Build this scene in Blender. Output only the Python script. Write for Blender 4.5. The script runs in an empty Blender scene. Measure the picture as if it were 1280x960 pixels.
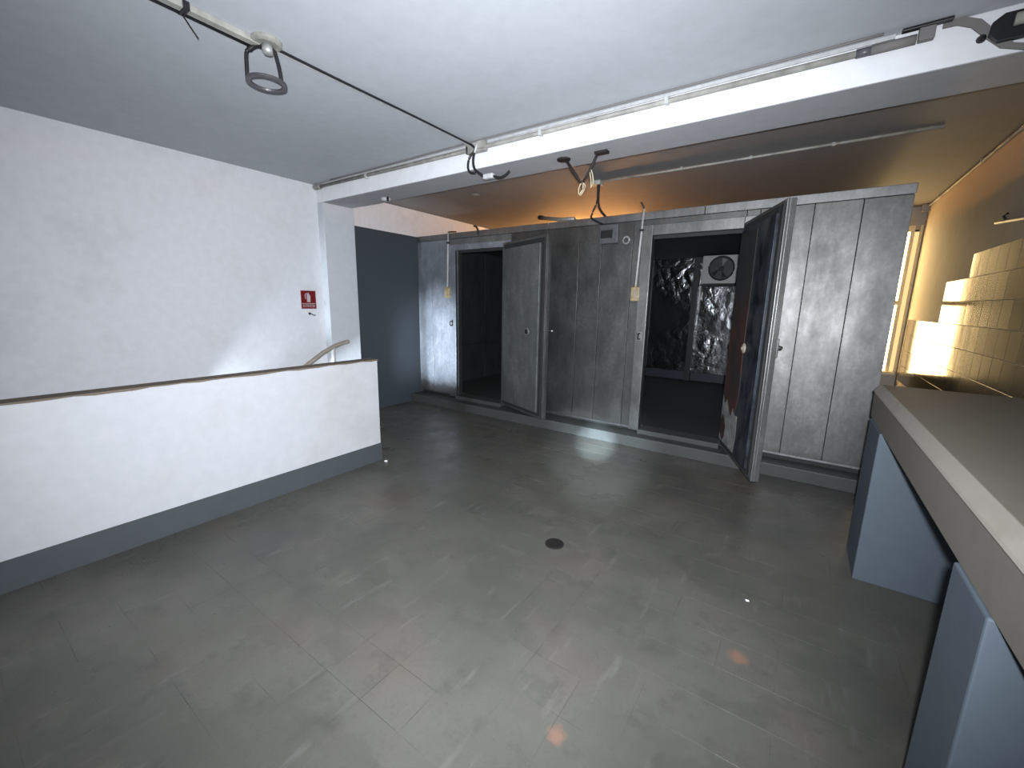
import bpy, bmesh, math, random
from mathutils import Vector, Matrix
random.seed(7)
SC = bpy.context.scene
COL = SC.collection
PI = math.pi
R = math.radians

# ------------------------------------------------------------------ camera
FPX, YAW, PIT, ROL = 520.16, R(-34.659), R(-10.930), R(0.980)
f_ = Vector((math.sin(YAW)*math.cos(PIT), math.cos(YAW)*math.cos(PIT), math.sin(PIT)))
r_ = Vector((math.cos(YAW), -math.sin(YAW), 0)); u_ = r_.cross(f_)
r2 = math.cos(ROL)*r_ + math.sin(ROL)*u_; u2 = -math.sin(ROL)*r_ + math.cos(ROL)*u_
cd = bpy.data.cameras.new('camera'); cam = bpy.data.objects.new('camera', cd); COL.objects.link(cam)
cd.sensor_width = 36; cd.lens = FPX/1280*36; cd.clip_start = .02
m3 = Matrix((r2, u2, -f_)).transposed()
cam.matrix_world = Matrix.Translation((0, 0, 1.55)) @ m3.to_4x4()
SC.camera = cam

# ------------------------------------------------------------------ light, exposure
SC.view_settings.view_transform = 'Standard'; SC.view_settings.look = 'None'
SC.view_settings.gamma = 1; SC.view_settings.use_curve_mapping = False
SC.view_settings.exposure = 0.0
w = bpy.data.worlds.new('world'); SC.world = w; w.use_nodes = True
w.node_tree.nodes['Background'].inputs[0].default_value = (.55, .65, .8, 1)
w.node_tree.nodes['Background'].inputs[1].default_value = .05

def lamp(name, typ, loc, aim, energy, color, **kw):
    d = bpy.data.lights.new(name, typ); d.energy = energy; d.color = color
    for k, v in kw.items(): setattr(d, k, v)
    o = bpy.data.objects.new(name, d); COL.objects.link(o); o.location = loc
    o.rotation_euler = (Vector(aim)-Vector(loc)).to_track_quat('-Z', 'Y').to_euler()
    return o
# the photographer's torch: wide soft beam and all-round spill
lamp('torch_beam', 'SPOT', (.03, -.02, 1.60), (-2.35, 3.0, 1.10), 1250, (.86, .91, 1.0), spot_size=R(132), spot_blend=1.0, shadow_soft_size=.02)
lamp('added_kerb_spot', 'SPOT', (.0, -.02, 1.58), (-1.83, 4.38, -.02), 9000, (.66, .84, 1.0), spot_size=R(6.5), spot_blend=1.0, shadow_soft_size=.01)  # narrow spot added for the bright patch at the kerb, real source unknown
lamp('added_kerb_halo', 'SPOT', (.0, -.02, 1.58), (-1.72, 4.25, -.05), 1900, (.70, .86, 1.0), spot_size=R(17), spot_blend=1.0, shadow_soft_size=.01)  # wider spot added to soften the edge of that patch
lamp('torch_spill', 'POINT', (.03, -.02, 1.60), (0, 1, 1), 60, (.86, .91, 1.0), shadow_soft_size=.02)
# weak fill light added behind the photographer, no opening there
lamp('added_fill_behind', 'AREA', (-1.6, -2.3, 1.6), (-2.6, 3.0, 2.0), 6, (.80, .89, 1.0), shape='RECTANGLE', size=3.2, size_y=1.8)
# daylight rising out of the stairwell
lamp('stairwell_daylight', 'SPOT', (-4.45, .9, -.1), (-4.66, 4.6, .95), 2600, (.76, .87, 1.0), spot_size=R(26), spot_blend=1.0, shadow_soft_size=.12)

lamp('added_pilaster_spot', 'SPOT', (-4.80, 1.0, -.05), (-4.96, 3.03, 1.62), 330, (.74, .86, 1.0), spot_size=R(28), spot_blend=1.0, shadow_soft_size=.05)  # unseen spot added in the stairwell to brighten the pilaster front

# ------------------------------------------------------------------ materials
def nt(name):
    m = bpy.data.materials.new(name); m.use_nodes = True
    t = m.node_tree; b = t.nodes['Principled BSDF']
    return m, t, b
def N(t, typ, **kw):
    n = t.nodes.new(typ)
    for k, v in kw.items():
        if k in n.inputs: n.inputs[k].default_value = v
        else: setattr(n, k, v)
    return n
def pos(t, scale=(1, 1, 1)):
    g = N(t, 'ShaderNodeNewGeometry'); mp = N(t, 'ShaderNodeMapping'); mp.inputs['Scale'].default_value = scale
    t.links.new(g.outputs['Position'], mp.inputs['Vector']); return mp.outputs[0]
def noise(t, vec, scale, detail=4, rough=.55):
    n = N(t, 'ShaderNodeTexNoise'); n.inputs['Scale'].default_value = scale; n.inputs['Detail'].default_value = detail
    n.inputs['Roughness'].default_value = rough; t.links.new(vec, n.inputs['Vector']); return n.outputs['Fac']
def ramp(t, fac, stops):
    n = N(t, 'ShaderNodeValToRGB'); e = n.color_ramp.elements
    while len(e) < len(stops): e.new(.5)
    for k, (p, c) in enumerate(stops):
        e[k].position = p; e[k].color = (*c, 1) if len(c) == 3 else c
    t.links.new(fac, n.inputs[0]); return n.outputs[0]
def mix(t, fac, a, b, mode='MIX'):
    n = N(t, 'ShaderNodeMix', data_type='RGBA', blend_type=mode)
    for k, v in ((0, fac), (6, a), (7, b)):
        if hasattr(v, 'links'): t.links.new(v, n.inputs[k])
        else: n.inputs[k].default_value = v if k == 0 else (*v, 1)
    return n.outputs[2]
def g3(v): return (v, v, v)
def bump(t, b, h, strength, dist=.01):
    n = N(t, 'ShaderNodeBump'); n.inputs['Strength'].default_value = strength; n.inputs['Distance'].default_value = dist
    t.links.new(h, n.inputs['Height']); t.links.new(n.outputs[0], b.inputs['Normal'])

def plaster(name, col, dirt=(.6, .56, .5), amount=.35, rough=.75):
    m, t, b = nt(name); v = pos(t)
    a = noise(t, v, 1.6, 6, .62); d = ramp(t, a, [(.52, g3(0)), (.78, g3(amount))])
    fine = ramp(t, noise(t, v, 14, 4), [(.3, g3(.93)), (.7, g3(1))])
    c = mix(t, d, col, tuple(x*y for x, y in zip(col, dirt)))
    c = mix(t, 1.0, c, fine, 'MULTIPLY')
    t.links.new(c, b.inputs['Base Color']); b.inputs['Roughness'].default_value = rough
    b.inputs['Specular IOR Level'].default_value = .25
    bump(t, b, noise(t, v, 60, 3), .12, .004)
    return m
M = {}
M['white'] = plaster('white_plaster', (.61, .61, .622))
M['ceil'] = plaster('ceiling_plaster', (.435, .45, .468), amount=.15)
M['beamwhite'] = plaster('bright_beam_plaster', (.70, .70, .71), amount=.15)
M['soffit_shade'] = plaster('shaded_soffit_plaster', (.36, .365, .375), amount=.2)  # beam plaster made darker: shade of the underside put into the colour
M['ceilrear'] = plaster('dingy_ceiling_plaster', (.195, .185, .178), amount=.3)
M['halfwall'] = plaster('half_wall_plaster', (.43, .43, .44), (.78, .75, .66), .55)
M['pilaster'] = plaster('pilaster_plaster', (.49, .505, .52), amount=.2)
M['dado'] = plaster('blue_grey_dado_paint', (.047, .056, .064), (.8, .8, .8), .3, .5)
M['skirt'] = plaster('grey_skirting_paint', (.058, .065, .069), (.6, .6, .58), .4, .5)
M['pier'] = plaster('blue_pier_paint', (.076, .093, .110), (.8, .82, .85), .4, .6)
M['kerb'] = plaster('grey_kerb_paint', (.055, .056, .052), (.35, .33, .3), .9, .5)
M['concrete'] = plaster('grey_concrete', (.155, .141, .117), (.7, .66, .6), .6, .7)
M['edge'] = plaster('pale_worn_edge', (.27, .25, .21), (.7, .68, .62), .7, .6)
M['cap'] = plaster('brown_coping', (.14, .11, .082), (.6, .6, .6), .6, .8)
M['warmwall'] = plaster('cream_wall_plaster', (.44, .39, .315), (.7, .66, .6), .5)
M['cement'] = plaster('cement_patch', (.17, .16, .15), (.7, .7, .7), .5)

def simple(name, col, rough=.5, metal=0, spec=.4, var=.12, scale=25):
    m, t, b = nt(name); v = pos(t)
    c = mix(t, ramp(t, noise(t, v, scale, 4), [(.35, g3(0)), (.7, g3(1))]), col, tuple(max(0, x*(1-var*2)) for x in col))
    t.links.new(c, b.inputs['Base Color']); b.inputs['Roughness'].default_value = rough; b.inputs['Metallic'].default_value = metal
    b.inputs['Specular IOR Level'].default_value = spec
    return m
M['black'] = simple('black_plastic', (.012, .012, .013), .45)
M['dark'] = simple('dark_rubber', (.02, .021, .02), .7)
M['rustdark'] = simple('dark_rusty_iron', (.014, .0095, .008), .7)
M['ringm'] = simple('grey_enamel_ring', (.07, .066, .07), .35, .3)
M['pvc'] = simple('white_pvc_conduit', (.46, .46, .45), .45)
M['pvcdirty'] = simple('dusty_trunking', (.34, .33, .29), .6, var=.25, scale=9)
M['cream'] = simple('yellowed_plastic', (.36, .28, .155), .45, var=.2)
M['bracket'] = simple('tarnished_bracket', (.38, .38, .36), .45, .5)
M['meter'] = simple('grey_meter_case', (.085, .088, .092), .4)
M['fanbox'] = simple('white_enamel', (.36, .36, .335), .4)
M['insul'] = simple('bare_insulation_board', (.20, .20, .185), .8, var=.25, scale=12)
M['steel'] = simple('worn_steel', (.42, .41, .38), .35, .9)
M['rosette'] = simple('pale_rosette', (.32, .27, .21), .4)
M['red'] = simple('red_sign_print', (.14, .004, .007), .35, var=.05)
M['signwhite'] = simple('white_sign_print', (.42, .36, .36), .4, var=.03)
M['rail'] = simple('beige_handrail', (.30, .265, .21), .5)
M['post'] = simple('white_post', (.55, .55, .53), .5)
M['tape'] = simple('frayed_pale_wire', (.45, .38, .26), .7)
M['yellowframe'] = simple('cream_window_frame', (.75, .62, .36), .45, var=.05)
M['iron'] = simple('cast_iron_drain', (.02, .018, .015), .6, .4)
M['debris'] = simple('white_plaster_chip', (.8, .8, .78), .8)
M['concrete_floor'] = simple('rough_dark_floor', (.028, .028, .026), .7)

def galv(name, base, rough=.40, metal=.85, stretch=(2.2, 2.2, 1.1), grime=None):
    m, t, b = nt(name); v = pos(t, stretch); v1 = pos(t)
    a = noise(t, v, 2.6, 10, .72); s = noise(t, v1, 38, 3)
    c = ramp(t, a, [(.30, tuple(x*.62 for x in base)), (.5, base), (.70, tuple(min(1, x*1.45) for x in base))])
    c = mix(t, ramp(t, noise(t, v1, 1.5, 6, .6), [(.42, g3(.28)), (.62, g3(0))]), c, tuple(x*.6 for x in base))
    c = mix(t, ramp(t, s, [(.4, g3(0)), (.62, g3(.35))]), c, tuple(x*.65 for x in base))
    c = mix(t, ramp(t, noise(t, pos(t, (14, 14, .7)), 2.0, 5, .6), [(.48, g3(0)), (.72, g3(.30))]), c, tuple(x*.62 for x in base))
    if grime:   # splashed dirt along the foot of the panels
        sx = N(t, 'ShaderNodeSeparateXYZ'); t.links.new(v1, sx.inputs[0])
        ad = N(t, 'ShaderNodeMath', operation='MULTIPLY_ADD'); ad.inputs[1].default_value = -.35; t.links.new(noise(t, v1, 3, 6, .65), ad.inputs[0]); t.links.new(sx.outputs['Z'], ad.inputs[2])
        mr = N(t, 'ShaderNodeMapRange'); mr.inputs[1].default_value = grime-.26; mr.inputs[2].default_value = grime-.14; mr.inputs[3].default_value = .9; mr.inputs[4].default_value = 0; t.links.new(ad.outputs[0], mr.inputs[0])
        c = mix(t, mr.outputs[0], c, (.022, .02, .016))
        mm = N(t, 'ShaderNodeMath', operation='MULTIPLY_ADD'); mm.inputs[1].default_value = -metal; mm.inputs[2].default_value = metal; t.links.new(mr.outputs[0], mm.inputs[0]); t.links.new(mm.outputs[0], b.inputs['Metallic'])
    else: b.inputs['Metallic'].default_value = metal
    t.links.new(c, b.inputs['Base Color'])
    rr = ramp(t, noise(t, v, 1.6, 7, .6), [(.35, g3(rough-.05)), (.65, g3(rough+.06))]); t.links.new(rr, b.inputs['Roughness'])
    bump(t, b, noise(t, v1, 3.2, 3), .03, .03)
    return m
M['galv'] = galv('galvanised_panel', (.135, .132, .125), .47, .93, grime=.20)
M['galvleft'] = galv('galvanised_panel_stained', (.27, .29, .32), .45, .6, grime=.37)
M['galvdark'] = galv('galvanised_dark_skin', (.20, .21, .198), .5, .75)
M['flash'] = galv('galvanised_flashing', (.24, .24, .235), .45, .9)
M['frame'] = galv('galvanised_frame', (.21, .21, .2), .44, .88)

def foil(name):
    m, t, b = nt(name); v = pos(t, (1, 1, 1))
    b.inputs['Metallic'].default_value = 1; b.inputs['Base Color'].default_value = (.36, .365, .37, 1)
    b.inputs['Roughness'].default_value = .16
    vo = N(t, 'ShaderNodeTexVoronoi'); vo.inputs['Scale'].default_value = 4.2; vo.feature = 'DISTANCE_TO_EDGE'; t.links.new(v, vo.inputs['Vector'])
    h = mix(t, .5, vo.outputs['Distance'], noise(t, v, 7, 5, .6))
    h = mix(t, 1.0, h, ramp(t, noise(t, v, .9, 3), [(.40, g3(.12)), (.62, g3(1))]), 'MULTIPLY')
    bump(t, b, h, .5, .075)
    return m
M['foil'] = foil('crumpled_metal_lining')
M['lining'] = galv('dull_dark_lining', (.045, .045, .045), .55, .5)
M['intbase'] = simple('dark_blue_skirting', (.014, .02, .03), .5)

def rust(name):
    m, t, b = nt(name); v = pos(t)
    a = noise(t, v, 2.6, 8, .6)
    c = ramp(t, a, [(.34, (.008, .007, .007)), (.46, (.016, .007, .005)), (.56, (.036, .010, .005)), (.7, (.022, .009, .006))])
    sx = N(t, 'ShaderNodeSeparateXYZ'); t.links.new(v, sx.inputs[0])
    ad = N(t, 'ShaderNodeMath', operation='MULTIPLY_ADD'); ad.inputs[1].default_value = 1.1; t.links.new(noise(t, v, 1.8, 6, .65), ad.inputs[0]); t.links.new(sx.outputs['Z'], ad.inputs[2])
    mr = N(t, 'ShaderNodeMapRange'); mr.inputs[1].default_value = 1.95; mr.inputs[2].default_value = 2.35; t.links.new(ad.outputs[0], mr.inputs[0])
    c = mix(t, mr.outputs[0], c, (.012, .012, .012))
    t.links.new(c, b.inputs['Base Color']); b.inputs['Roughness'].default_value = .75
    bump(t, b, noise(t, v, 30, 5), .4, .004); return m
M['rust'] = rust('rusted_inner_skin')
def tarnish(name):
    m, t, b = nt(name); v = pos(t, (2, 2, 1))
    a = noise(t, v, 3.2, 8, .68)
    c = ramp(t, a, [(.40, (.008, .010, .014)), (.52, (.035, .042, .052)), (.64, (.07, .07, .07)), (.72, (.02, .026, .04))])
    t.links.new(c, b.inputs['Base Color']); b.inputs['Roughness'].default_value = .45; b.inputs['Metallic'].default_value = .4
    bump(t, b, noise(t, v, 22, 5), .3, .004); return m
M['tarnish'] = tarnish('blackened_metal_skin')

def glazed(name):
    m, t, b = nt(name); v = pos(t)
    oi = N(t, 'ShaderNodeObjectInfo')
    c = ramp(t, oi.outputs['Random'], [(0, (.075, .064, .047)), (1, (.10, .087, .064))])
    c = mix(t, ramp(t, noise(t, v, 4, 6), [(.5, g3(0)), (.8, g3(.6))]), c, (.05, .04, .028))
    t.links.new(c, b.inputs['Base Color']); b.inputs['Roughness'].default_value = .10
    bump(t, b, noise(t, v, 6, 2), .05, .01); return m
M['glaze'] = glazed('glazed_cream_tile')

def floor_mat(name, grout=False):
    m, t, b = nt(name); v = pos(t)
    a = noise(t, v, .9, 7, .6)
    c = ramp(t, a, [(.32, (0.05828, 0.05735, 0.04898)), (.5, (0.0775, 0.07533, 0.06386)), (.68, (0.0961, 0.09238, 0.07874))])
    oi = N(t, 'ShaderNodeObjectInfo')
    c = mix(t, 1.0, c, ramp(t, oi.outputs['Random'], [(0, g3(.985)), (1, g3(1.015))]), 'MULTIPLY')
    # old repainted areas with fairly crisp borders, pinkish wear, grime and scuffs
    c = mix(t, ramp(t, noise(t, pos(t, (1, 1.3, 1)), 1.1, 9, .62), [(.50, g3(0)), (.525, g3(.30)), (.62, g3(.36)), (.66, g3(0))]), c, (0.0507, 0.0507, 0.04615))
    c = mix(t, ramp(t, noise(t, v, 1.7, 5), [(.52, g3(0)), (.72, g3(.5))]), c, (0.09425, 0.0728, 0.0611))
    c = mix(t, ramp(t, noise(t, v, 6.5, 7, .68), [(.55, g3(0)), (.72, g3(.55))]), c, (0.0455, 0.0442, 0.039))
    c = mix(t, ramp(t, noise(t, v, 55, 5, .7), [(.52, g3(0)), (.75, g3(.45))]), c, (0.052, 0.0507, 0.0455))
    c = mix(t, ramp(t, noise(t, pos(t, (7, 1.2, 1)), 2.4, 6, .6), [(.60, g3(0)), (.70, g3(.35))]), c, (0.1235, 0.1202, 0.1092))
    # the terracotta showing through two worn spots
    for (x, y, r) in ((-.564, 1.138, .042), (-.06, 1.919, .05)):
        d = N(t, 'ShaderNodeVectorMath', operation='DISTANCE'); d.inputs[1].default_value = (x, y, 0)
        t.links.new(v, d.inputs[0])
        jag = N(t, 'ShaderNodeMath', operation='MULTIPLY_ADD'); jag.inputs[1].default_value = .05; t.links.new(noise(t, v, 30, 4), jag.inputs[0]); t.links.new(d.outputs['Value'], jag.inputs[2])
        c = mix(t, ramp(t, jag.outputs[0], [(r*.45+.02, g3(.55)), (r*1.05+.025, g3(0))]), c, (0.221, 0.1105, 0.0715))
    if grout:
        c = mix(t, ramp(t, noise(t, v, 1.9, 3), [(.52, g3(0)), (.64, g3(.85))]), c, (.026, .025, .022))
    t.links.new(c, b.inputs['Base Color'])
    rr = ramp(t, noise(t, v, 3.0, 7, .65), [(.35, g3(.24)), (.65, g3(.48))]); t.links.new(rr, b.inputs['Roughness'])
    b.inputs['Specular IOR Level'].default_value = .28
    bump(t, b, noise(t, v, 9, 6, .6), .12, .008); return m
M['grout'] = floor_mat('painted_over_grout', True)
M['floor'] = floor_mat('grey_floor_paint')

def emit(name, col, s):
    m, t, b = nt(name); b.inputs['Base Color'].default_value = (0, 0, 0, 1)
    b.inputs['Emission Color'].default_value = (*col, 1); b.inputs['Emission Strength'].default_value = s
    return m
M['sunpane'] = emit('sunlit_frosted_pane', (1.0, .70, .32), 15)
M['sunside'] = emit('sunlit_side_pane', (1.0, .66, .28), 1.15)
M['sunpane2'] = emit('low_sun_frosted_pane', (1.0, .45, .13), 700)
M['tubelamp'] = simple('dead_lamp_tube', (.35, .36, .30), .3)

# ------------------------------------------------------------------ mesh helpers
def box(bm, x0, x1, y0, y1, z0, z1):
    c = [(x0, y0, z0), (x1, y0, z0), (x1, y1, z0), (x0, y1, z0), (x0, y0, z1), (x1, y0, z1), (x1, y1, z1), (x0, y1, z1)]
    v = [bm.verts.new(p) for p in c]
    for q in ((0, 3, 2, 1), (4, 5, 6, 7), (0, 1, 5, 4), (1, 2, 6, 5), (2, 3, 7, 6), (3, 0, 4, 7)):
        bm.faces.new([v[i] for i in q])
    return v
def tube(bm, pts, rad, seg=8, closed=False):
    pts = [Vector(p) for p in pts]; n = len(pts); rings = []
    rads = rad if isinstance(rad, (list, tuple)) else [rad]*n
    up = Vector((0, 0, 1))
    for i, p in enumerate(pts):
        a = pts[(i-1) % n] if (closed or i > 0) else p
        c = pts[(i+1) % n] if (closed or i < n-1) else p
        d = (c-a).normalized()
        ref = up if abs(d.dot(up)) < .93 else Vector((1, 0, 0))
        s = d.cross(ref).normalized(); q = s.cross(d)
        rings.append([bm.verts.new(p + rads[i]*(math.cos(2*PI*k/seg)*s + math.sin(2*PI*k/seg)*q)) for k in range(seg)])
    for i in range(n if closed else n-1):
        A, B = rings[i], rings[(i+1) % n]
        for k in range(seg):
            bm.faces.new((A[k], A[(k+1) % seg], B[(k+1) % seg], B[k]))
    if not closed:
        bm.faces.new(rings[0][::-1]); bm.faces.new(rings[-1])
def lathe(bm, c, axis, prof, seg=20):
    """prof: (radius, offset along axis)"""
    axis = Vector(axis).normalized(); ref = Vector((0, 0, 1)) if abs(axis.z) < .9 else Vector((1, 0, 0))
    s = axis.cross(ref).normalized(); q = axis.cross(s); c = Vector(c); rings = []
    for r, h in prof:
        rings.append([bm.verts.new(c + axis*h + r*(math.cos(2*PI*k/seg)*s + math.sin(2*PI*k/seg)*q)) for k in range(seg)])
    for A, B in zip(rings, rings[1:]):
        for k in range(seg): bm.faces.new((A[k], A[(k+1) % seg], B[(k+1) % seg], B[k]))
    bm.faces.new(rings[0][::-1]); bm.faces.new(rings[-1])
def prism(bm, poly, d):
    """poly: 3D points in a plane, d: extrusion vector"""
    d = Vector(d); a = [bm.verts.new(Vector(p)) for p in poly]; b = [bm.verts.new(Vector(p)+d) for p in poly]; n = len(a)
    bm.faces.new(a[::-1]); bm.faces.new(b)
    for i in range(n): bm.faces.new((a[i], a[(i+1) % n], b[(i+1) % n], b[i]))
def spline(pts, k=6):
    pts = [Vector(p) for p in pts]; out = []
    P = [pts[0]] + pts + [pts[-1]]
    for i in range(1, len(P)-2):
        a, b, c, d = P[i-1:i+3]
        for j in range(k):
            t = j/k
            out.append(.5*((2*b)+(c-a)*t+(2*a-5*b+4*c-d)*t*t+(3*b-a-3*c+d)*t**3))
    return out+[pts[-1]]
def obj(name, bm, mat, parent=None, bevel=0, smooth=False):
    bmesh.ops.recalc_face_normals(bm, faces=bm.faces)
    me = bpy.data.meshes.new(name); bm.to_mesh(me); bm.free()
    me.materials.append(M[mat] if isinstance(mat, str) else mat)
    if smooth:
        for p in me.polygons: p.use_smooth = True
    o = bpy.data.objects.new(name, me); COL.objects.link(o)
    if parent: o.parent = parent
    if bevel:
        b = o.modifiers.new('bevel', 'BEVEL'); b.width = bevel; b.segments = 2; b.limit_method = 'ANGLE'
    return o
def mb(fn, *a, **k):
    bm = bmesh.new(); fn(bm, *a, **k); return bm
def bx(*a): return mb(box, *a)
def thing(name, label, cat, loc=(0, 0, 0), rotz=0, group=None):
    o = bpy.data.objects.new(name, None); COL.objects.link(o); o.location = loc; o.rotation_euler = (0, 0, rotz)
    o.empty_display_size = .1
    return tag(o, label, cat, group)
def tag(o, label, cat, group=None):
    o['label'] = label; o['category'] = cat
    if group: o['group'] = group
    return o
def struct(name, bm, mat, label, cat, bevel=0):
    o = obj(name, bm, mat, None, bevel); o['kind'] = 'structure'; return tag(o, label, cat)
def grow(bm, mins, maxs, cuts):
    pass

# ------------------------------------------------------------------ setting
XL, XR, CEIL, YB = -5.0, 1.15, 2.90, 8.9
bm = bmesh.new()
box(bm, -3.4, XR+.1, -2.6, 4.62, -.12, -.0007)
box(bm, XL-.1, -3.4, 2.72, 4.62, -.12, -.0007)
box(bm, .60, XR+.1, 4.62, 8.0, -.12, -.0007)
floor = struct('floor', bm, 'grout', 'grey painted tiled floor of the room', 'floor')
TW, TH = .225, .20
x_off, y_off = -.140, 1.005
cells = []
bmt = bmesh.new()
nx0 = math.floor((-3.4-x_off)/TW)-8; nx1 = math.ceil((XR-x_off)/TW)
ny0 = math.floor((-.6-y_off)/TH); ny1 = math.ceil((4.42-y_off)/TH)
for i in range(nx0, nx1):
    for j in range(ny0, ny1):
        x0 = x_off+i*TW; y0 = y_off+j*TH; cx, cy = x0+TW/2, y0+TH/2
        if cx > XR-.05 or y0+TH > 4.43 or cx < XL+.12: continue
        if cx < -3.4+TW*.5 and y0 < 2.72: continue
        d = Vector((cx, cy, -1.55)); z = d.dot(f_)
        vis = z > .3 and abs(d.dot(r2)/z*FPX) < 660 and abs(d.dot(u2)/z*FPX) < 500 and cy > .2
        if cx < -3.3 and cy < 2.9: vis = False
        cells.append((d.length if vis else 1e3+d.length, cx, cy))
cells.sort()
vis_n = [c for c in cells if c[0] < 1e3][:290]
tm = None
gap = .0009
def tile_bm(cx, cy, bm):
    a, b = TW/2-gap, TH/2-gap
    v = [bm.verts.new((cx+sx*(a-e), cy+sy*(b-e), z)) for (e, z) in ((0, -.012), (0, -.00012), (.00012, 0)) for sx, sy in ((-1, -1), (1, -1), (1, 1), (-1, 1))]
    for l in (0, 4):
        for k in range(4): bm.faces.new((v[l+k], v[l+(k+1) % 4], v[l+4+(k+1) % 4], v[l+4+k]))
    bm.faces.new(v[8:12])
for d, cx, cy in vis_n:
    if tm is None:
        b = bmesh.new(); tile_bm(0, 0, b); o = obj('floor_tile', b, 'floor', floor); tm = o.data
    else:
        o = bpy.data.objects.new('floor_tile', tm); COL.objects.link(o); o.parent = floor
    o.location = (cx, cy, random.uniform(-.0007, .0005))
rest = [c for c in cells if c not in set(vis_n)]
b = bmesh.new()
for d, cx, cy in rest: tile_bm(cx, cy, b)
o = obj('far_floor_tile_field', b, 'floor', floor); o['kind'] = 'stuff'

# ceiling
struct('ceiling', bx(XL-.1, XR+.1, -2.6, 3.22, CEIL, CEIL+.12), 'ceil', 'pale grey plastered ceiling', 'ceiling')
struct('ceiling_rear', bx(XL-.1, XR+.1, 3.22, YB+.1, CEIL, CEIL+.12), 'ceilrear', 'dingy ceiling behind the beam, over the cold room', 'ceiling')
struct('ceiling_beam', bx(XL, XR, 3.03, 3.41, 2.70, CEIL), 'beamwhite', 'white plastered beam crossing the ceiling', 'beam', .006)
o = obj('beam_shade_plate', bx(XL+.125, XR-.001, 3.032, 3.408, 2.697, 2.702), 'soffit_shade', bpy.data.objects['ceiling_beam']); o['label'] = 'underside of the beam, a thin plate with shade put into its colour'
# left wall, with the blue-grey dado behind the pilaster
wl = struct('wall_left', bx(XL-.1, XL, -2.6, 3.42, -1.9, CEIL), 'white', 'white stairwell wall on the left', 'wall')
wl2 = struct('wall_left_rear', bx(XL-.1, XL, 3.42, YB, 2.52, CEIL), 'white', 'white wall strip above the dark grey dado', 'wall')
struct('dado_left', bx(XL-.1, XL+.003, 3.42, 4.62, -.12, 2.52), 'dado', 'dark blue-grey painted wall left of the cold room', 'wall')
struct('wall_pilaster', bx(XL, -4.88, 3.03, 3.45, 0, 2.70), 'pilaster', 'white pilaster carrying the beam at left', 'pilaster', .006)
# half wall round the stairs
hw = struct('wall_stairwell', bx(-3.41, -3.30, -2.6, 2.505, -.02, 1.0), 'halfwall', 'low white parapet wall beside the stairs', 'wall', .004)
bm = bmesh.new()
n = 60; rows = []
for i in range(n+1):
    y = -2.6+(2.512+2.6)*i/n; j = .006*random.random()
    rows.append([bm.verts.new(p) for p in ((-3.42, y, 1.0), (-3.2985, y, 1.0-j*1.6), (-3.2985, y, 1.007), (-3.42, y, 1.009))])
for A, B in zip(rows, rows[1:]):
    for k in range(4): bm.faces.new((A[k], A[(k+1) % 4], B[(k+1) % 4], B[k]))
bm.faces.new(rows[0]); bm.faces.new(rows[-1][::-1])
o = obj('coping', bm, 'cap', hw); o['label'] = 'chipped brown coping on top of the parapet'
o = struct('baseboard_stairwell', bx(-3.302, -3.294, -2.6, 2.509, -.002, .176), 'skirt', 'grey painted skirting along the white parapet', 'baseboard')
struct('wall_stairwell_end', bx(-3.41, -3.33, 2.505, 2.515, -.02, .99), 'skirt', 'grey painted end of the parapet', 'wall')
# stairs going down behind the parapet
st = thing('staircase', 'concrete stairs going down behind the white parapet', 'stairs', (-4.2, 2.7, 0))
for k in range(8):
    y1 = 2.72-.28*k; z1 = -.17*(k+1)
    o = obj('step', bx(XL+.002, -3.412, y1-.28, y1, z1-.17, z1), 'concrete', None); o.parent = st; o.matrix_parent_inverse = Matrix.Translation((4.2, -2.7, 0))
struct('wall_stairwell_inner', bx(-3.41, -3.30, -2.6, 2.72, -1.9, -.12), 'white', 'stairwell side wall below the floor', 'wall')
# back of the building and the wall behind the photographer
struct('wall_back', bx(XL-.1, .60, YB, YB+.1, 0, CEIL), 'warmwall', 'cream back wall behind the cold room', 'wall')
bm = bmesh.new(); box(bm, XL-.1, XR+.1, -2.7, -2.6, -1.9, CEIL)
struct('wall_rear', bm, 'skirt', 'grey wall behind the photographer', 'wall')
wr = struct('wall_right', bx(XR, XR+.1, -2.6, 8.0, -.1, CEIL), 'warmwall', 'cream wall of the passage at right', 'wall')
# glazed tiles on the right wall, stepped upper edge
TS = .205; tile_me = None
zs = [1.43-.205*4, 1.43-.205*3, 1.43-.205*2, 1.43-.205, 1.43, 1.635, 1.84]
for k, z0 in enumerate(zs):
    ymax = 7.70 if z0 < 1.40 else (6.12 if z0 < 1.83 else 5.40)
    y = ymax; cnt = 0
    while y > (3.5 if z0 < 1.1 else 2.2):
        cy = y-TS/2; cz = z0+TS/2
        if tile_me is None:
            b = bmesh.new(); a = TS/2-.0022
            v = [b.verts.new((x, sy*(a-e), sz*(a-e))) for (e, x) in ((0, 0), (0, -.0065), (.0004, -.007)) for sy, sz in ((-1, -1), (1, -1), (1, 1), (-1, 1))]
            for l in (0, 4):
                for q in range(4): b.faces.new((v[l+q], v[l+(q+1) % 4], v[l+4+(q+1) % 4], v[l+4+q]))
            b.faces.new(v[8:12]); o = obj('wall_tile', b, 'glaze', wr); tile_me = o.data
        else:
            o = bpy.data.objects.new('wall_tile', tile_me); COL.objects.link(o); o.parent = wr
        o.location = (XR, cy, cz); o.rotation_euler = (0, random.uniform(-.004, .004), random.uniform(-.004, .004))
        y -= TS
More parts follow.
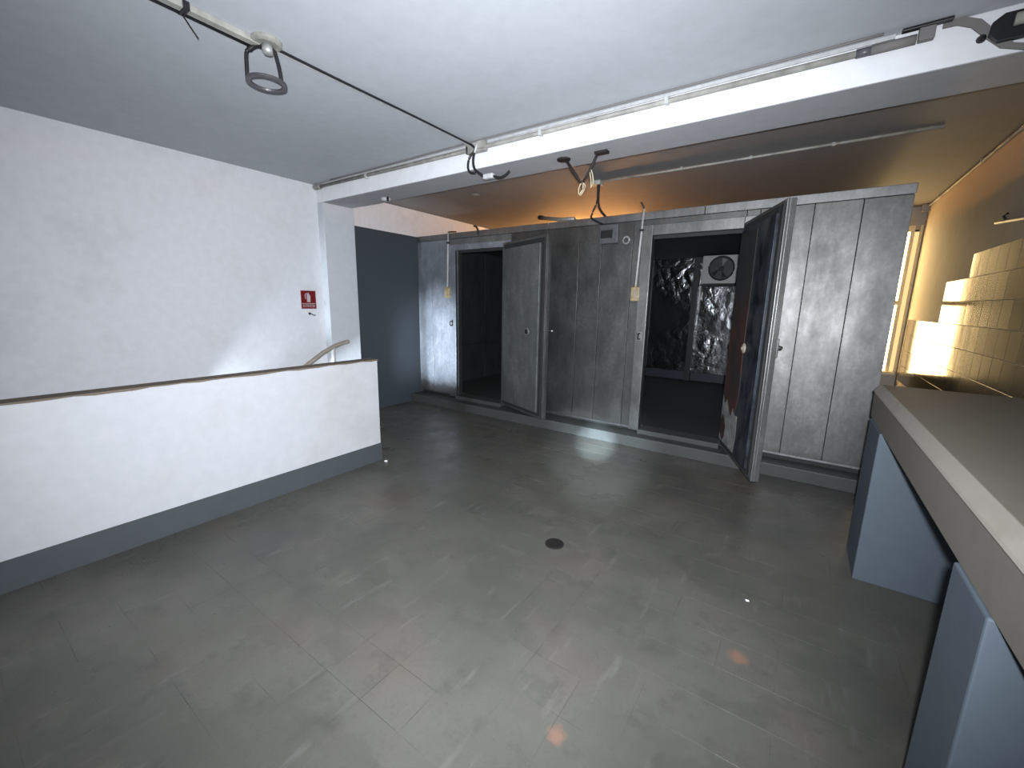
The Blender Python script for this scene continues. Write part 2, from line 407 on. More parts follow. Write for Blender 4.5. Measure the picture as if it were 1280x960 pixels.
# end of the passage with its sunlit window
bm = bmesh.new()
box(bm, .60, XR, 7.86, 7.96, 0, .70); box(bm, .60, XR, 7.86, 7.96, 2.62, CEIL); box(bm, 1.125, XR, 7.86, 7.96, .70, 2.62)
struct('wall_passage_end', bm, 'warmwall', 'cream end wall of the narrow passage', 'wall')
win = bpy.data.objects.new('window_1', None); COL.objects.link(win); win.location = (.83, 7.86, .70); win['kind'] = 'structure'
tag(win, 'sunlit frosted window at the end of the passage', 'window')
INV = Matrix.Translation((-.83, -7.86, -.70))
def wpart(name, bm, mat):
    o = obj(name, bm, mat, win, .003); o.matrix_parent_inverse = INV; return o
wpart('window_frame', bx(1.02, 1.06, 7.82, 7.90, .70, 2.66), 'yellowframe')
wpart('window_frame', bx(1.11, 1.14, 7.83, 7.90, .70, 2.66), 'yellowframe')
wpart('side_pane', bx(1.06, 1.11, 7.85, 7.87, .70, 2.58), 'sunside')
wpart('window_frame', bx(.60, .64, 7.82, 7.90, .70, 2.66), 'yellowframe')
wpart('window_frame', bx(.64, 1.02, 7.82, 7.90, 2.58, 2.66), 'yellowframe')
wpart('window_sill', bx(.60, 1.12, 7.76, 7.90, .66, .70), 'yellowframe')
wpart('pane', bx(.64, 1.02, 7.85, 7.87, .70, 1.62), 'sunpane')
wpart('pane', bx(.64, 1.02, 7.85, 7.87, 1.68, 2.58), 'sunpane')
wpart('glazing_bar', bx(.64, 1.02, 7.83, 7.88, 1.62, 1.68), 'yellowframe')
# clerestory behind the cold room
win2 = bpy.data.objects.new('window_2', None); COL.objects.link(win2); win2['kind'] = 'structure'; win2.location = (-3.4, YB, 2.55)
tag(win2, 'low sunlit window hidden behind the back of the cold room', 'window')
for x0 in (-4.9, -4.0):
    o = obj('pane', bx(x0, x0+.8, YB-.03, YB-.01, 2.20, 2.53), 'sunpane2', win2); o.matrix_parent_inverse = Matrix.Translation((3.4, -YB, -2.55))
    o = obj('glazing_bar', bx(x0+.8, x0+.9, YB-.05, YB-.002, 2.18, 2.55), 'yellowframe', win2); o.matrix_parent_inverse = Matrix.Translation((3.4, -YB, -2.55))
# kerb under the cold room
struct('trim_1', bx(XL, .62, 4.42, 4.70, -.004, .12), 'kerb', 'grey painted kerb below the cold room', 'kerb', .008)

# ------------------------------------------------------------------ cold room
Y0 = 4.62; Z0, Z1 = .165, 2.52
cr = thing('cold_store', 'walk-in cold room of galvanised metal panels with two open doors', 'cold room', (-2.2, Y0, 0))
CI = Matrix.Translation((2.2, -Y0, 0))
def cpart(name, bm, mat, bevel=.002, parent=None, label=None):
    o = obj(name, bm, mat, parent or cr, bevel); o.matrix_parent_inverse = CI if parent is None else Matrix()
    if label: o['label'] = label
    return o
G = .0025
def panel(x0, x1, z0=Z0, z1=2.44, mat='galv'):
    return cpart('wall_panel', bx(x0+G, x1-G, Y0, Y0+.06, z0, z1), mat, .0015)
panel(-4.995, -4.70, mat='galvleft'); panel(-4.70, -4.33, mat='galvleft')
for a, b in ((-3.24, -2.70), (-2.70, -2.27), (-2.27, -1.99), (-1.99, -1.63)): panel(a, b)
panel(-1.63, -1.53)
for a, b in ((-.45, -.045), (-.045, .283), (.283, .59)): panel(a, b)
for a, b in ((-4.33, -3.86), (-3.86, -3.24)): panel(a, b, 2.36, 2.44, 'galvdark')
for a, b in ((-1.53, -.56), (-.56, -.45)): panel(a, b, 2.385, 2.44)
# dark core seen in the joints, with the openings left free
bm = bmesh.new()
for a, b, z0, z1 in ((-4.995, -4.21, Z0, Z1-.03), (-3.35, -1.43, Z0, Z1-.03), (-.56, .585, Z0, Z1-.03), (-4.21, -3.35, 2.29, Z1-.03), (-1.43, -.56, 2.29, Z1-.03)):
    box(bm, a, b, Y0+.05, Y0+.12, z0-.04, z1)
cpart('panel_core', bm, 'dark', 0)
# door frames
def frame(x0, x1, xo0, xo1, ztop, mat):
    for a, b, z0, z1 in ((x0, xo0, Z0-.02, ztop), (xo1, x1, Z0-.02, ztop), (xo0, xo1, 2.28, ztop)):
        cpart('door_frame', bx(a, b, Y0-.022, Y0+.045, z0, z1), mat, .004)
    cpart('threshold', bx(xo0, xo1, Y0-.05, Y0+.16, .10, .17), 'kerb', .006)
    for a, b in ((xo0, xo0+.007), (xo1-.007, xo1)):
        cpart('door_seal', bx(a, b, Y0-.024, Y0+.0, Z0, 2.28), 'dark', .002)
frame(-4.33, -3.24, -4.20, -3.36, 2.36, 'galvleft')
frame(-1.53, -.45, -1.42, -.57, 2.385, 'frame')
# top flashing and base flange, in lengths
for a, b in ((-4.998, -4.30), (-4.30, -2.69), (-2.69, -.93), (-.93, .595)):
    cpart('top_flashing', bx(a+G, b-G, Y0-.012, Y0+.10, 2.443, Z1), 'flash', .003)
for a, b in ((-3.24, -1.53), (-.45, .595)):
    cpart('base_flange', bx(a, b, Y0-.012, Y0+.002, Z0-.004, Z0+.014), 'flash', .001)
cpart('base_flange', bx(-.45, .595, Y0+.002, Y0+.02, .12, Z0), 'dark', .001)
# sides, roof, lining
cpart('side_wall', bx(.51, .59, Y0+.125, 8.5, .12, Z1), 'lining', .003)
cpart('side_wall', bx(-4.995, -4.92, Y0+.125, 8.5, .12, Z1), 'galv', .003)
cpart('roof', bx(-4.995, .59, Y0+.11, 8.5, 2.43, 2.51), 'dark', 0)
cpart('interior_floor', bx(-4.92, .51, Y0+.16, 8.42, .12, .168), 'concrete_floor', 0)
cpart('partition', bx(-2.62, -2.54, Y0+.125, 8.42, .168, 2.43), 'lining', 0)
for a, b in ((-2.54, -1.745), (-1.68, -1.05), (-1.05, -.35), (-.35, .51)):
    cpart('lining_panel', bx(a+.003, b-.003, 8.40, 8.46, .168, 2.43), 'foil', .004)
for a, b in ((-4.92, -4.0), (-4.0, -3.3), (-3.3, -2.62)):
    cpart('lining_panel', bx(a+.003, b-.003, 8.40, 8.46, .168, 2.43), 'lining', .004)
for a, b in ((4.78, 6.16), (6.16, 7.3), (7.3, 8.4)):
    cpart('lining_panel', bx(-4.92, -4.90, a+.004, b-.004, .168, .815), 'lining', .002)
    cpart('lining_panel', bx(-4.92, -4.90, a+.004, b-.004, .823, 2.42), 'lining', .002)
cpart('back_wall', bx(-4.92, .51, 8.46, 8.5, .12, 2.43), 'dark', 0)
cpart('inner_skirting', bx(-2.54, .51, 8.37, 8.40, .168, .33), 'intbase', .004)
cpart('inner_post', bx(-1.76, -1.66, 8.28, 8.39, .168, 2.43), 'black', .004)
# the two door leaves
def leaf(hx, ang, inner_mats):
    e = bpy.data.objects.new('door', None); COL.objects.link(e); e.parent = cr; e.matrix_parent_inverse = CI
    e.location = (hx, Y0-.028, 0); e.rotation_euler = (0, 0, R(ang)); e.empty_display_size = .1
    W, zb, zt = .95, .165, 2.325
    def p(name, bm, mat, bevel=.003, label=None, smooth=False):
        o = obj(name, bm, mat, e, bevel, smooth)
        if label: o['label'] = label
        return o
    # outer skin tray: border round the plug
    p('leaf_skin', bx(0, W, .02, .062, zb, zt), 'frame')
    bmf = bmesh.new()
    for a, b, c, d in ((0, .05, zb, zt), (W-.028, W, zb, zt), (.05, W-.028, zb, zb+.03), (.05, W-.028, zt-.03, zt)):
        box(bmf, a, b, 0, .022, c, d)
    p('leaf_rim', bmf, 'frame', .004)
    bmg = bmesh.new()
    for a, b, c, d in ((.05, .075, zb+.03, zt-.03), (W-.085, W-.028, zb+.03, zt-.03), (.075, W-.085, zb+.03, zb+.075), (.075, W-.085, zt-.085, zt-.03)):
        box(bmg, a, b, -.012, .022, c, d)
    p('gasket', bmg, 'dark', .004)
    return e, p, W, zb, zt
e1, p1, W, zb, zt = leaf(-3.36, -22.2, None)
p1('inner_plug', bx(.075, W-.085, -.035, .022, zb+.075, zt-.085), 'galvdark', .006)
lm = mb(lathe, (.64, -.035, 1.22), (0, -1, 0), [(.052, 0), (.052, .006), (.036, .010)], 20); p1('rosette', lm, 'steel', 0)
p1('keyhole', mb(lathe, (.645, -.045, 1.217), (0, -1, 0), [(.030, 0), (.030, .004)], 14), 'black', 0)
bmh = bmesh.new(); tube(bmh, [(.80, .06, 1.24), (.80, .11, 1.24), (.94, .11, 1.24)], .014); p1('handle', bmh, 'black', 0, 'dark handle bar', True)
bmh = mb(lathe, (.94, .11, 1.24), (1, 0, 0), [(.016, 0), (.020, .012), (.010, .03)], 12); p1('handle_knob', bmh, 'steel', 0, None, True)
e2, p2, W, zb, zt = leaf(-.57, -67.3, None)
def poly_plate(pts, y0, y1):
    b = bmesh.new(); prism(b, [(x, y0, z) for x, z in pts], (0, y1-y0, 0)); return b
p2('inner_plug', bx(.075, W-.085, -.030, .022, zb+.075, zt-.085), 'tarnish', .002, 'blackened metal inner skin')
# rusted sheet over the hinge half, torn off at the bottom
rs = [(.085, 2.20), (.50, 2.20), (.515, 1.7), (.50, 1.2), (.53, .78), (.47, .60), (.42, .66), (.36, .56), (.30, .62), (.22, .70), (.16, .64), (.085, .74)]
p2('rusted_sheet', poly_plate(rs, -.036, -.030), 'rust', .001, 'rusty brown metal sheet torn at the bottom')
bs = [(.085, .73), (.16, .635), (.22, .69), (.30, .61), (.36, .55), (.42, .65), (.47, .59), (.54, .60), (.56, .40), (.53, .26), (.085, .26)]
p2('bare_insulation', poly_plate(bs, -.0325, -.030), 'insul', .001, 'bare pale insulation at the foot of the door')
p2('rust_blotch', poly_plate([(.085, .44), (.14, .52), (.2, .49), (.25, .42), (.24, .32), (.19, .27), (.13, .31), (.085, .34)], -.0355, -.0325), 'rust', 0)
lm = bmesh.new()
for k in range(1): lathe(lm, (.53, -.036, 1.205), (0, -1, 0), [(.045, 0), (.045, .008), (.028, .014), (.016, .018), (.012, .024), (.0, .026)], 18)
p2('rosette', lm, 'rosette', 0, 'pale round inner door knob', True)
bmh = bmesh.new(); box(bmh, .82, .94, .062, .078, 1.18, 1.32); p2('handle_plate', bmh, 'steel', .003)
bmh = bmesh.new(); tube(bmh, [(.90, .07, 1.25), (.90, .105, 1.25), (.80, .115, 1.25), (.62, .115, 1.25)], .016); p2('handle', bmh, 'steel', 0, 'worn steel pull handle', True)
for hz in (.45, 1.25, 2.05):
    for pp in (p1, p2):
        pp('hinge', mb(lathe, (-.012, .03, hz), (0, 0, 1), [(.014, -.05), (.014, .05)], 10), 'steel', 0)
# latch keepers on the frames
def keeper(x, z, label):
    e = thing('latch_keeper', label, 'latch', (x, Y0-.022, z))
    obj('back_plate', bx(-.022, .022, -.004, 0, -.05, .05), 'steel', e, .001)
    b = bmesh.new(); tube(b, [(0, -.004, .03), (0, -.045, .03), (0, -.055, .02), (0, -.055, -.02), (0, -.045, -.03), (0, -.004, -.03)], .008)
    obj('staple', b, 'rustdark', e, 0, True)
keeper(-1.475, 1.22, 'small latch keeper on the frame of the right cold room doorway')
keeper(-4.265, 1.25, 'small black latch keeper on the frame of the left cold room doorway')

# ------------------------------------------------------------------ fittings on the cold room front
def conduit(x0, z0, x1, z1, label, clipz):
    e = thing('conduit', label, 'conduit', (x0, Y0-.03, z0))
    obj('pipe', mb(tube, [(0, 0, 0), (x1-x0, 0, z1-z0)], .011, 10), 'pvc', e, 0, True)
    for cz in clipz:
        t = (cz-z0)/(z1-z0)
        obj('clip', bx((x1-x0)*t-.022, (x1-x0)*t+.022, -.015, .018, cz-z0-.011, cz-z0+.011), 'black', e, .002)
    return e
def switch(x, z, label, rusty=False):
    e = thing('switch_box', label, 'switch', (x, Y0, z))
    obj('case', bx(-.047, .047, -.045, .0, -.075, .075), 'cream', e, .008)
    obj('rocker', bx(-.012, .026, -.056, -.044, -.045, .045), 'cream' if not rusty else 'rosette', e, .003)
    obj('gland', mb(lathe, (0, -.026, .075), (0, 0, 1), [(.017, 0), (.014, .02)], 10), 'cream', e, 0, True)
c = conduit(-1.525, 2.55, -1.557, 1.755, 'white conduit running down beside the right cold room doorway', (2.337,))
obj('cable_end', mb(tube, spline([(0, 0, 0), (-.005, -.01, .02), (-.03, -.02, .065)]), .010, 8), 'black', c, 0, True)
switch(-1.557, 1.675, 'rusty cream switch box beside the right cold room doorway', True)
c = conduit(-4.325, 2.53, -4.352, 1.765, 'white conduit running down beside the left cold room doorway', (2.39,))
obj('cable_end', mb(tube, spline([(0, 0, 0), (.03, -.005, .006), (.16, -.005, -.002)]), .008, 8), 'black', c, 0, True)
switch(-4.354, 1.69, 'cream switch box beside the left cold room doorway')
e = thing('meter_box', 'grey temperature controller box with dark display on the cold room', 'controller', (-1.885, Y0, 2.32))
obj('case', bx(-.105, .105, -.075, 0, -.10, .10), 'meter', e, .008)
obj('display', bx(-.092, .048, -.0795, -.073, -.042, .042), 'black', e, .002)
obj('bezel', bx(-.095, .055, -.077, -.072, -.048, .048), 'fanbox', e, .001).data.materials[0] = M['meter']
e = thing('pipe_collar', 'small round pipe collar beside the controller box', 'collar', (-1.705, Y0, 2.252))
bm = bmesh.new(); tube(bm, [(.036*math.cos(a*PI/12), -.008, .036*math.sin(a*PI/12)) for a in range(24)], .010, 8, True); obj('ring', bm, 'bracket', e, 0, True)
obj('stopper', mb(lathe, (0, 0, 0), (0, -1, 0), [(.034, 0), (.030, .006)], 18), 'galv', e)
# junction box on the ceiling, its tube along the ceiling and two cables down
e = thing('ceiling_conduit', 'thin white conduit across the rear ceiling above the cold room', 'conduit', (-2.08, 4.60, CEIL))
obj('pipe', mb(tube, [(.04, 0, -.013), (1.3, -.01, -.013), (2.75, -.03, -.013)], .011, 8), 'pvcdirty', e, 0, True)
obj('junction_box', bx(-.06, .06, -.05, .05, -.045, 0), 'pvcdirty', e, .006)
for cx in (.9, 1.5, 2.1): obj('clip', bx(cx-.012, cx+.012, -.03, .005, -.027, 0), 'bracket', e, .002)
e = thing('loose_cable', 'black cable hanging from the rear ceiling conduit to the controller box', 'cable', (-2.06, 4.58, 2.86))
obj('strand', mb(tube, spline([(0, 0, 0), (.005, 0, -.17), (-.05, .0, -.30), (-.04, -.01, -.36), (.12, -.01, -.443)]), .011, 8), 'black', e, 0, True)
e = thing('loose_cable', 'black cut cable end hanging free above the controller box', 'cable', (-2.04, 4.575, 2.86))
obj('strand', mb(tube, spline([(0, 0, 0), (.0, 0, -.17), (.03, -.01, -.27), (.10, -.01, -.35)]), .013, 8), 'black', e, 0, True)
# odds and ends along the top edge
e = thing('wire_stub', 'short black wire stub on the top edge above the left doorway', 'wire', (-3.79, Y0-.005, Z1))
obj('wire', mb(tube, spline([(0, -.01, -.05), (0, -.012, 0), (-.03, -.01, .05), (-.07, -.01, .06)]), .014, 7), 'black', e, 0, True)
e = thing('lamp_tube', 'loose grey tube lying on the cold room roof by the left door', 'tube', (-2.55, 4.66, 2.55))
obj('tube_body', mb(tube, [(-.42, .25, .10), (-.05, .08, .02), (.18, .0, -.008)], .020, 8), 'bracket', e, 0, True)
obj('tube_cap', mb(tube, [(-.47, .27, .115), (-.40, .24, .10)], .026, 8), 'black', e, 0, True)

# ------------------------------------------------------------------ evaporator inside the right room
e = thing('evaporator_unit', 'white evaporator unit with round black fan inside the cold room', 'fan unit', (-1.25, 8.4, 2.17))
obj('casing', bx(-.30, .30, -.48, 0, -.23, .235), 'fanbox', e, .01)
bm = bmesh.new(); tube(bm, [(.19*math.cos(a*PI/16), -.49, .02+.19*math.sin(a*PI/16)) for a in range(32)], .014, 8, True); obj('fan_ring', bm, 'dark', e, 0, True)
obj('fan_mouth', mb(lathe, (0, -.478, .02), (0, -1, 0), [(.185, 0), (.185, .004)], 28), 'black', e)
for k in range(5):
    a = 2*PI*k/5
    b = bmesh.new(); prism(b, [(.03*math.cos(a), -.488, .02+.03*math.sin(a)), (.165*math.cos(a-.22), -.484, .02+.165*math.sin(a-.22)), (.165*math.cos(a+.30), -.496, .02+.165*math.sin(a+.30))], (0, -.003, 0))
    obj('blade', b, 'black', e)
obj('hub', mb(lathe, (0, -.484, .02), (0, -1, 0), [(.04, 0), (.035, .02)], 14), 'dark', e)
obj('drip_tray', bx(-.31, .31, -.50, 0, -.262, -.235), 'dark', e, .004)
e = thing('bulkhead_lamp', 'dim strip lamp under the cold room roof', 'lamp', (-1.0, 5.4, 2.43))
obj('body', bx(-.28, .28, -.04, .04, -.05, 0), 'fanbox', e, .01)
obj('diffuser', bx(-.25, .25, -.03, .03, -.06, -.05), 'tubelamp', e, .006)

# ------------------------------------------------------------------ counter at right
ct = thing('counter', 'thick concrete counter on blue painted masonry piers', 'counter', (.75, 2.0, 0))
CT = Matrix.Translation((-.75, -2.0, 0))
def ctp(name, bm, mat, bevel=.004, label=None):
    o = obj(name, bm, mat, ct, bevel); o.matrix_parent_inverse = CT
    if label: o['label'] = label
    return o
bm = bmesh.new()
poly = [(.42, .885), (.416, 1.055), (.440, 1.092), (XR-.02, 1.088), (XR-.02, .885)]
prism(bm, [(x, -1.2, z) for x, z in poly], (0, 4.62, 0))
ctp('worktop', bm, 'concrete', .003)
bm = bmesh.new(); prism(bm, [(x, -1.2, z) for x, z in ((.408, 1.05), (.412, 1.060), (.438, 1.098), (.446, 1.096), (.43, 1.06))], (0, 4.6, 0))
ctp('worktop_edge', bm, 'edge', .002, 'pale worn front edge')
for y0, y1 in ((2.95, 3.36), (1.27, 1.53), (-.4, -.14)):
    ctp('pier', bx(.412, XR-.02, y0, y1, -.003, .884), 'pier', .006, 'blue painted masonry pier')

# ------------------------------------------------------------------ sign and hook on the left wall
sg = thing('fire_sign', 'red fire extinguisher sign with white pictogram on the left wall', 'sign', (XL+.004, 2.83, 1.555))
def yz(poly, x0, x1):
    b = bmesh.new(); prism(b, [(x0, y, z) for y, z in poly], (x1-x0, 0, 0)); return b
def rect(y0, y1, z0, z1): return [(y0, z0), (y1, z0), (y1, z1), (y0, z1)]
obj('plate', yz(rect(-.098, .098, -.112, .112), 0, .004), 'signwhite', sg, .001)
obj('red_panel', yz(rect(-.092, .092, -.106, .106), .004, .0050), 'red', sg)
bm = bmesh.new()
prism(bm, [(.005, y, z) for y, z in [(-.020, -.028), (.022, -.028), (.024, .045), (.018, .060), (.008, .066), (.008, .082), (-.008, .082), (-.008, .066), (-.016, .060), (-.022, .045)]], (.0012, 0, 0))
prism(bm, [(.005, y, z) for y, z in [(-.008, .070), (-.008, .078), (-.036, .072), (-.046, .055), (-.042, .010), (-.034, .010), (-.036, .052), (-.030, .064)]], (.0012, 0, 0))
obj('extinguisher_pictogram', bm, 'signwhite', sg)
obj('white_line', yz(rect(-.088, .088, -.050, -.043), .005, .0062), 'signwhite', sg)
cu = bpy.data.curves.new('lettering', 'FONT'); cu.body = 'EXTINTOR'; cu.align_x = 'CENTER'; cu.align_y = 'CENTER'; cu.size = .046; cu.extrude = .0005
tmp = bpy.data.objects.new('lettering_tmp', cu); COL.objects.link(tmp)
dg = bpy.context.evaluated_depsgraph_get(); me = bpy.data.meshes.new_from_object(tmp.evaluated_get(dg)); bpy.data.objects.remove(tmp)
wd = max(v.co.x for v in me.vertices)-min(v.co.x for v in me.vertices)
for v in me.vertices: v.co.x *= .150/wd
me.materials.clear(); me.materials.append(M['signwhite'])
o = bpy.data.objects.new('lettering', me); COL.objects.link(o); o.parent = sg; o.location = (.0056, 0, -.076)
o.rotation_euler = Matrix(((0, 0, 1), (1, 0, 0), (0, 1, 0))).to_euler()
e = thing('wall_hook', 'small dark hook below the red sign', 'hook', (XL, 2.835, 1.388))
obj('rose', mb(lathe, (0, 0, 0), (1, 0, 0), [(.016, 0), (.014, .008)], 12), 'black', e)
obj('prong', mb(tube, spline([(.008, 0, 0), (.035, .01, -.006), (.05, .03, -.02), (.05, .045, -.016)]), .006, 7), 'black', e, 0, True)

# handrail
e = thing('handrail', 'beige handrail on a white post at the top of the stairs', 'handrail', (-4.70, 2.93, 0))
obj('rail', mb(tube, spline([(0, .22, 1.045), (0, .13, 1.03), (0, .01, .995), (0, -.10, .945), (0, -.22, .88), (0, -.9, .46), (0, -1.6, .03)]), .026, 10), 'rail', e, 0, True)
obj('post', mb(tube, [(0, 0, 0), (0, 0, .985)], .024, 10), 'post', e, 0, True)
obj('post', mb(tube, [(0, -1.3, -.68), (0, -1.3, .20)], .024, 10), 'post', e, 0, True)

# ------------------------------------------------------------------ ceiling services
e = thing('ceiling_trunking', 'white cable trunking running along the ceiling to the beam', 'trunking', (-2.56, 1.6, CEIL))
obj('channel', bx(-.022, .022, -4.0, -.30, -.030, 0), 'pvcdirty', e, .003)
obj('channel', bx(-.014, .014, -.30, 1.40, -.016, 0), 'pvc', e, .003)
obj('cable', mb(tube, [(-.036, -4.0, -.020), (-.038, -2, -.020), (-.036, -.33, -.022)], .014, 8), 'black', e, 0, True)
obj('cable', mb(tube, spline([(.022, -.26, -.012), (.020, .1, -.012), (.03, .45, -.016), (.024, .8, -.012), (.022, 1.36, -.014)]), .008, 8), 'black', e, 0, True)
obj('clip', bx(-.045, .035, -.66, -.635, -.035, 0), 'black', e, .002)
e = thing('wire_stub', 'thin wire stub hanging from the ceiling trunking', 'wire', (-2.60, .95, CEIL-.02))
obj('wire', mb(tube, [(0, 0, 0), (.02, .03, -.06), (.035, .05, -.10)], .0035, 6), 'rustdark', e, 0, True)
# broken ring lamp holder
e = thing('ring_lamp_holder', 'broken lamp holder with black legs and a grey ring on the ceiling', 'lamp', (-2.545, 1.285, CEIL))
obj('ceiling_box', mb(lathe, (.02, .02, 0), (0, 0, -1), [(.075, 0), (.075, .018), (.062, .026)], 22), 'cream', e, .0).data.materials[0] = M['pvcdirty']
obj('socket', mb(lathe, (.03, .02, -.026), (0, 0, -1), [(.028, 0), (.030, .03), (.022, .045)], 14), 'bracket', e, 0, True)
rc = Vector((0, .015, -.195)); rr = .098
bm = bmesh.new(); n = 36; A = []
for k in range(n):
    a = 2*PI*k/n; c, s = math.cos(a), math.sin(a)
    A.append([bm.verts.new(rc+Vector((c*q, s*q, h))) for q, h in ((rr, 0), (rr, -.012), (rr-.022, -.012), (rr-.026, -.004), (rr-.022, 0))])
for k in range(n):
    for j in range(5): bm.faces.new((A[k][j], A[k][(j+1) % 5], A[(k+1) % n][(j+1) % 5], A[(k+1) % n][j]))
obj('ring', bm, 'ringm', e)
for pts in ([(-.03, -.02, -.028), (-.06, -.035, -.045), (-.072, -.045, -.07), (-.073, -.05, -.195)], [(.0, .0, -.028), (.05, .035, -.05), (.06, .045, -.08), (.076, .05, -.15), (.08, .052, -.205)]):
    obj('leg', mb(tube, spline(pts), .0105, 8), 'black', e, 0, True)
obj('strap', mb(tube, spline([(-.06, -.035, -.045), (-.02, -.01, -.026), (.05, .035, -.05)]), .014, 8), 'black', e, 0, True)
# pipe on the beam
e = thing('beam_pipe', 'grey conduit pipe fixed along the front of the white beam', 'pipe', (-2.4, 3.03, 2.85))
obj('pipe', mb(tube, [(-2.58, -.025, .015), (.0, -.025, 0), (2.45, -.025, -.004)], .017, 10), 'pvcdirty', e, 0, True)
obj('pipe_end', mb(tube, [(2.51, -.025, -.004), (2.68, -.025, -.004)], .022, 10), 'cement', e, 0, True)
obj('tape', mb(tube, [(2.45, -.025, -.004), (2.52, -.025, -.004)], .021, 10), 'meter', e, 0, True)
obj('upper_strip', bx(-2.58, 2.60, -.014, 0, .030, .0495), 'pvc', e, .002)
obj('cable', mb(tube, spline([(-2.2, -.06, .042), (-1.2, -.055, .042), (0, -.07, .042), (1.4, -.06, .042), (2.55, -.06, .042)]), .006, 6), 'cement', e, 0, True)
obj('elbow', mb(tube, spline([(-2.46, -.028, .012), (-2.57, -.028, .014), (-2.585, -.02, .03), (-2.585, -.01, .045)]), .026, 10), 'pvcdirty', e, 0, True)
for cx in (-1.6, .55, 1.5): obj('clip', bx(cx-.012, cx+.012, -.045, 0, -.022, .022), 'pvc', e, .002)
obj('tee_bracket', bx(2.685, 2.745, -.04, -.002, -.02, .048), 'cement', e, .006)
obj('slot', bx(2.62, 2.80, -.05, -.02, .035, .049), 'black', e, .003)
# junction bundle at the middle of the beam with hanging cables
e = thing('beam_junction', 'open junction on the white beam with loose black cables hanging', 'junction', (-2.50, 3.0, 2.86))
obj('box', bx(-.09, .12, -.025, .028, -.045, .038), 'pvcdirty', e, .008)
obj('box_flap', bx(.045, .125, -.04, -.026, -.03, .032), 'pvcdirty', e, .004)
obj('cable', mb(tube, spline([(-.04, -.03, .03), (.03, -.04, -.03), (-.02, -.05, -.09), (-.035, -.055, -.16), (-.01, -.06, -.21), (.05, -.06, -.225)]), .010, 8), 'black', e, 0, True)
obj('cable', mb(tube, spline([(.06, -.03, .03), (.035, -.04, -.03), (.02, -.05, -.11), (.04, -.055, -.19), (.13, -.06, -.255), (.17, -.06, -.26)]), .011, 8), 'black', e, 0, True)
obj('white_sleeve', mb(tube, [(.058, -.032, .035), (.028, -.045, -.06)], .010, 8), 'pvc', e, 0, True)
obj('cable', mb(tube, [(-.07, -.03, .01), (-.07, -.03, -.05)], .007, 8), 'black', e, 0, True)
obj('connector', bx(.15, .25, -.085, -.04, -.295, -.255), 'pvc', e, .008)
obj('cable', mb(tube, spline([(.25, -.062, -.28), (.31, -.062, -.30), (.37, -.062, -.29), (.41, -.062, -.265)]), .011, 8), 'black', e, 0, True)
# small fixture under the beam at left
e = thing('ceiling_fixture_base', 'small white fixture base with a black stub under the beam', 'fixture', (-4.06, 3.30, 2.70))
obj('base', mb(lathe, (0, 0, 0), (0, 0, -1), [(.055, 0), (.055, .020), (.04, .034)], 18), 'pvc', e)
obj('stub', mb(tube, [(.03, .0, -.03), (.09, -.05, -.035), (.15, -.10, -.035)], .013, 8), 'black', e, 0, True)
# oval cover on the rear ceiling
o = obj('ceiling_cover', mb(lathe, (-3.62, 4.35, CEIL), (0, 0, -1), [(.05, 0), (.05, .006)], 16), 'bracket'); tag(o, 'small flat round cover on the rear ceiling', 'cover')
# V-shaped broken lamp bracket
e = thing('lamp_bracket', 'rusty V-shaped lamp bracket with frayed wires under the beam', 'lamp bracket', (-1.58, 3.20, 2.70))
obj('mounting_disc', mb(lathe, (-.165, 0, 0), (0, 0, -1), [(.055, 0), (.055, .012), (.05, .016)], 18), 'rustdark', e)
obj('mounting_plate', bx(.11, .21, -.03, .03, -.022, 0), 'rustdark', e, .003)
obj('arm', mb(tube, [(-.145, 0, -.012), (-.06, .01, -.13), (-.02, .01, -.19), (.01, .01, -.20)], .011, 8), 'rustdark', e, 0, True)
obj('arm', mb(tube, [(.125, 0, -.015), (.10, .005, -.06), (.05, .01, -.14), (.01, .01, -.20)], .011, 8), 'rustdark', e, 0, True)
for i, pts in enumerate(([(0, .01, -.20), (-.02, .0, -.24), (-.01, -.01, -.29), (.015, 0, -.25), (.01, .01, -.2)], [(.01, .01, -.2), (.03, .01, -.23), (.02, 0, -.27), (-.005, 0, -.30)], [(.06, .01, -.12), (.075, .01, -.18), (.085, 0, -.24)], [(.07, .01, -.11), (.09, .01, -.16), (.095, .01, -.22), (.08, 0, -.25)])):
    obj('frayed_wire', mb(tube, spline(pts), .005, 6), 'tape', e, 0, True)
# cement patch, hole and lamp at the right end of the beam
o = obj('cement_patch', mb(prism, [(.37, 3.03, 2.899), (.44, 3.03, 2.899), (.50, 3.03, 2.87), (.56, 3.03, 2.80), (.62, 3.03, 2.74), (.74, 3.03, 2.70), (.66, 3.03, 2.70), (.58, 3.03, 2.73), (.52, 3.03, 2.79), (.47, 3.03, 2.845), (.42, 3.03, 2.87), (.37, 3.03, 2.872)], (0, -.010, 0)), 'cement')
tag(o, 'rough grey cement patch across the right end of the beam', 'patch')
e = thing('batten_lamp', 'black lamp housing with a pale tube on the right end of the beam', 'lamp', (.66, 3.03, 2.80))
bm = bmesh.new(); prism(bm, [(-.125, 0, .035), (-.09, 0, .062), (.35, 0, .062), (.35, 0, -.05), (-.10, 0, -.05), (-.13, 0, -.015)], (0, -.03, 0)); obj('housing', bm, 'black', e, .003)
obj('tube', mb(tube, [(-.06, -.045, .018), (.34, -.045, .018)], .024, 10), 'tubelamp', e, 0, True)
e2b = obj('cable_nub', mb(lathe, (.512, 3.03, 2.788), (0, -1, 0), [(.018, 0), (.014, .015), (.004, .03)], 10), 'black'); tag(e2b, 'small black plug stuck in the beam beside the cement patch', 'plug')
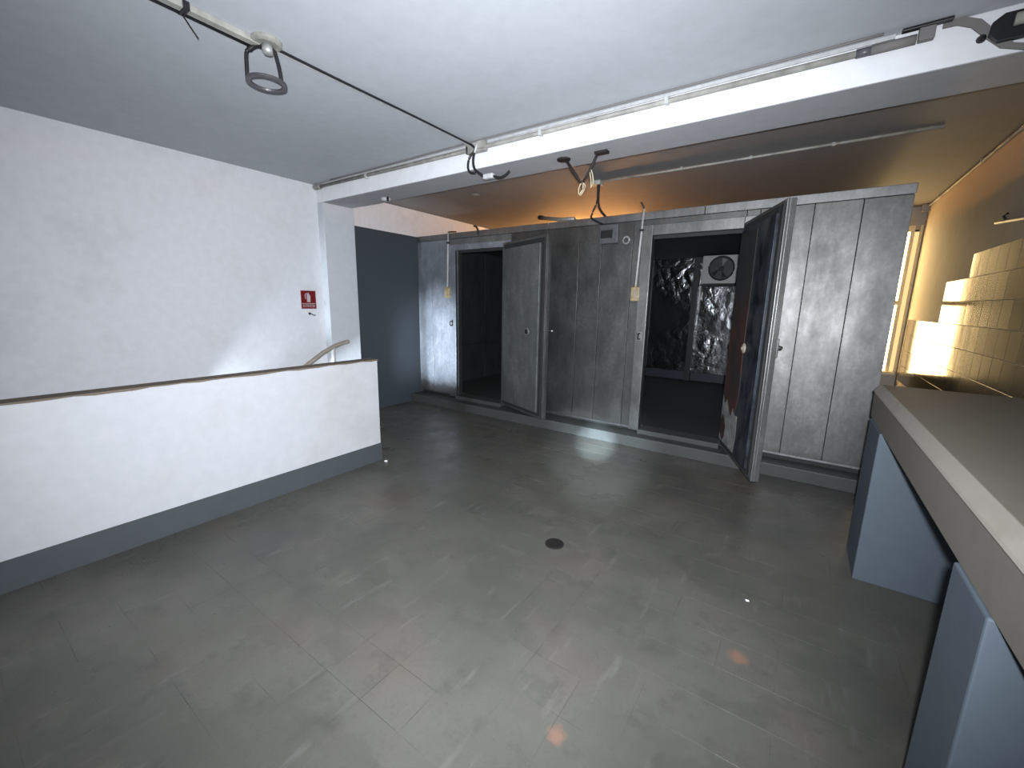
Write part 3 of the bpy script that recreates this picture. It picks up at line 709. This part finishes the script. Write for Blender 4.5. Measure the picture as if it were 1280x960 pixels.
# conduit along the right passage
e = thing('passage_conduit', 'pale conduit along the top of the passage wall', 'conduit', (XR-.015, 6.2, CEIL-.02))
obj('pipe', mb(tube, [(0, -3.0, 0), (0, 1.62, -.01)], .012, 8), 'pvcdirty', e, 0, True)
obj('junction_box', bx(-.06, .014, 1.50, 1.60, -.07, .015), 'pvcdirty', e, .004)
for cy in (-.5, 1.0): obj('clip', bx(-.018, .015, cy-.012, cy+.012, -.02, .018), 'bracket', e, .002)
e = thing('wall_tube', 'short pale tube fixed high on the passage wall', 'tube', (XR-.02, 4.65, 2.20))
obj('tube_body', mb(tube, [(0, -.9, -.09), (0, .29, .03)], .014, 8), 'pvc', e, 0, True)
obj('hook', mb(tube, [(.01, .12, .015), (-.012, .12, .05), (.01, .12, .07)], .010, 6), 'black', e, 0, True)

# ------------------------------------------------------------------ on the floor
e = thing('floor_drain', 'round dark drain cover set in the floor', 'drain', (-1.173, 2.22, 0))
obj('rim', mb(lathe, (0, 0, 0), (0, 0, 1), [(.062, -.002), (.062, .004), (.056, .005)], 24), 'rustdark', e)
obj('grate', mb(lathe, (0, 0, .0045), (0, 0, 1), [(.054, 0), (.054, .0025)], 24), 'iron', e)
for k in range(5):
    y = (-.032+.016*k); h = math.sqrt(.048**2-y*y)
    obj('slot', bx(-h, h, y-.003, y+.003, .0068, .0078), 'black', e)
b = bmesh.new(); bmesh.ops.create_icosphere(b, subdivisions=1, radius=.018)
for v in b.verts: v.co = Vector((v.co.x*1.3*random.uniform(.7, 1.2), v.co.y*random.uniform(.7, 1.2), v.co.z*.6))
o = obj('plaster_chip', b, 'debris'); o.location = (-3.21, 2.49, .008); tag(o, 'white plaster chip on the floor by the parapet end', 'debris')
b = bmesh.new(); bmesh.ops.create_icosphere(b, subdivisions=1, radius=.008)
for v in b.verts: v.co = Vector((v.co.x*1.5, v.co.y, v.co.z*.5))
o = obj('plaster_chip', b, 'debris'); o.location = (-.07, 2.36, .004); tag(o, 'tiny pale chip lying on the open floor at right', 'debris')
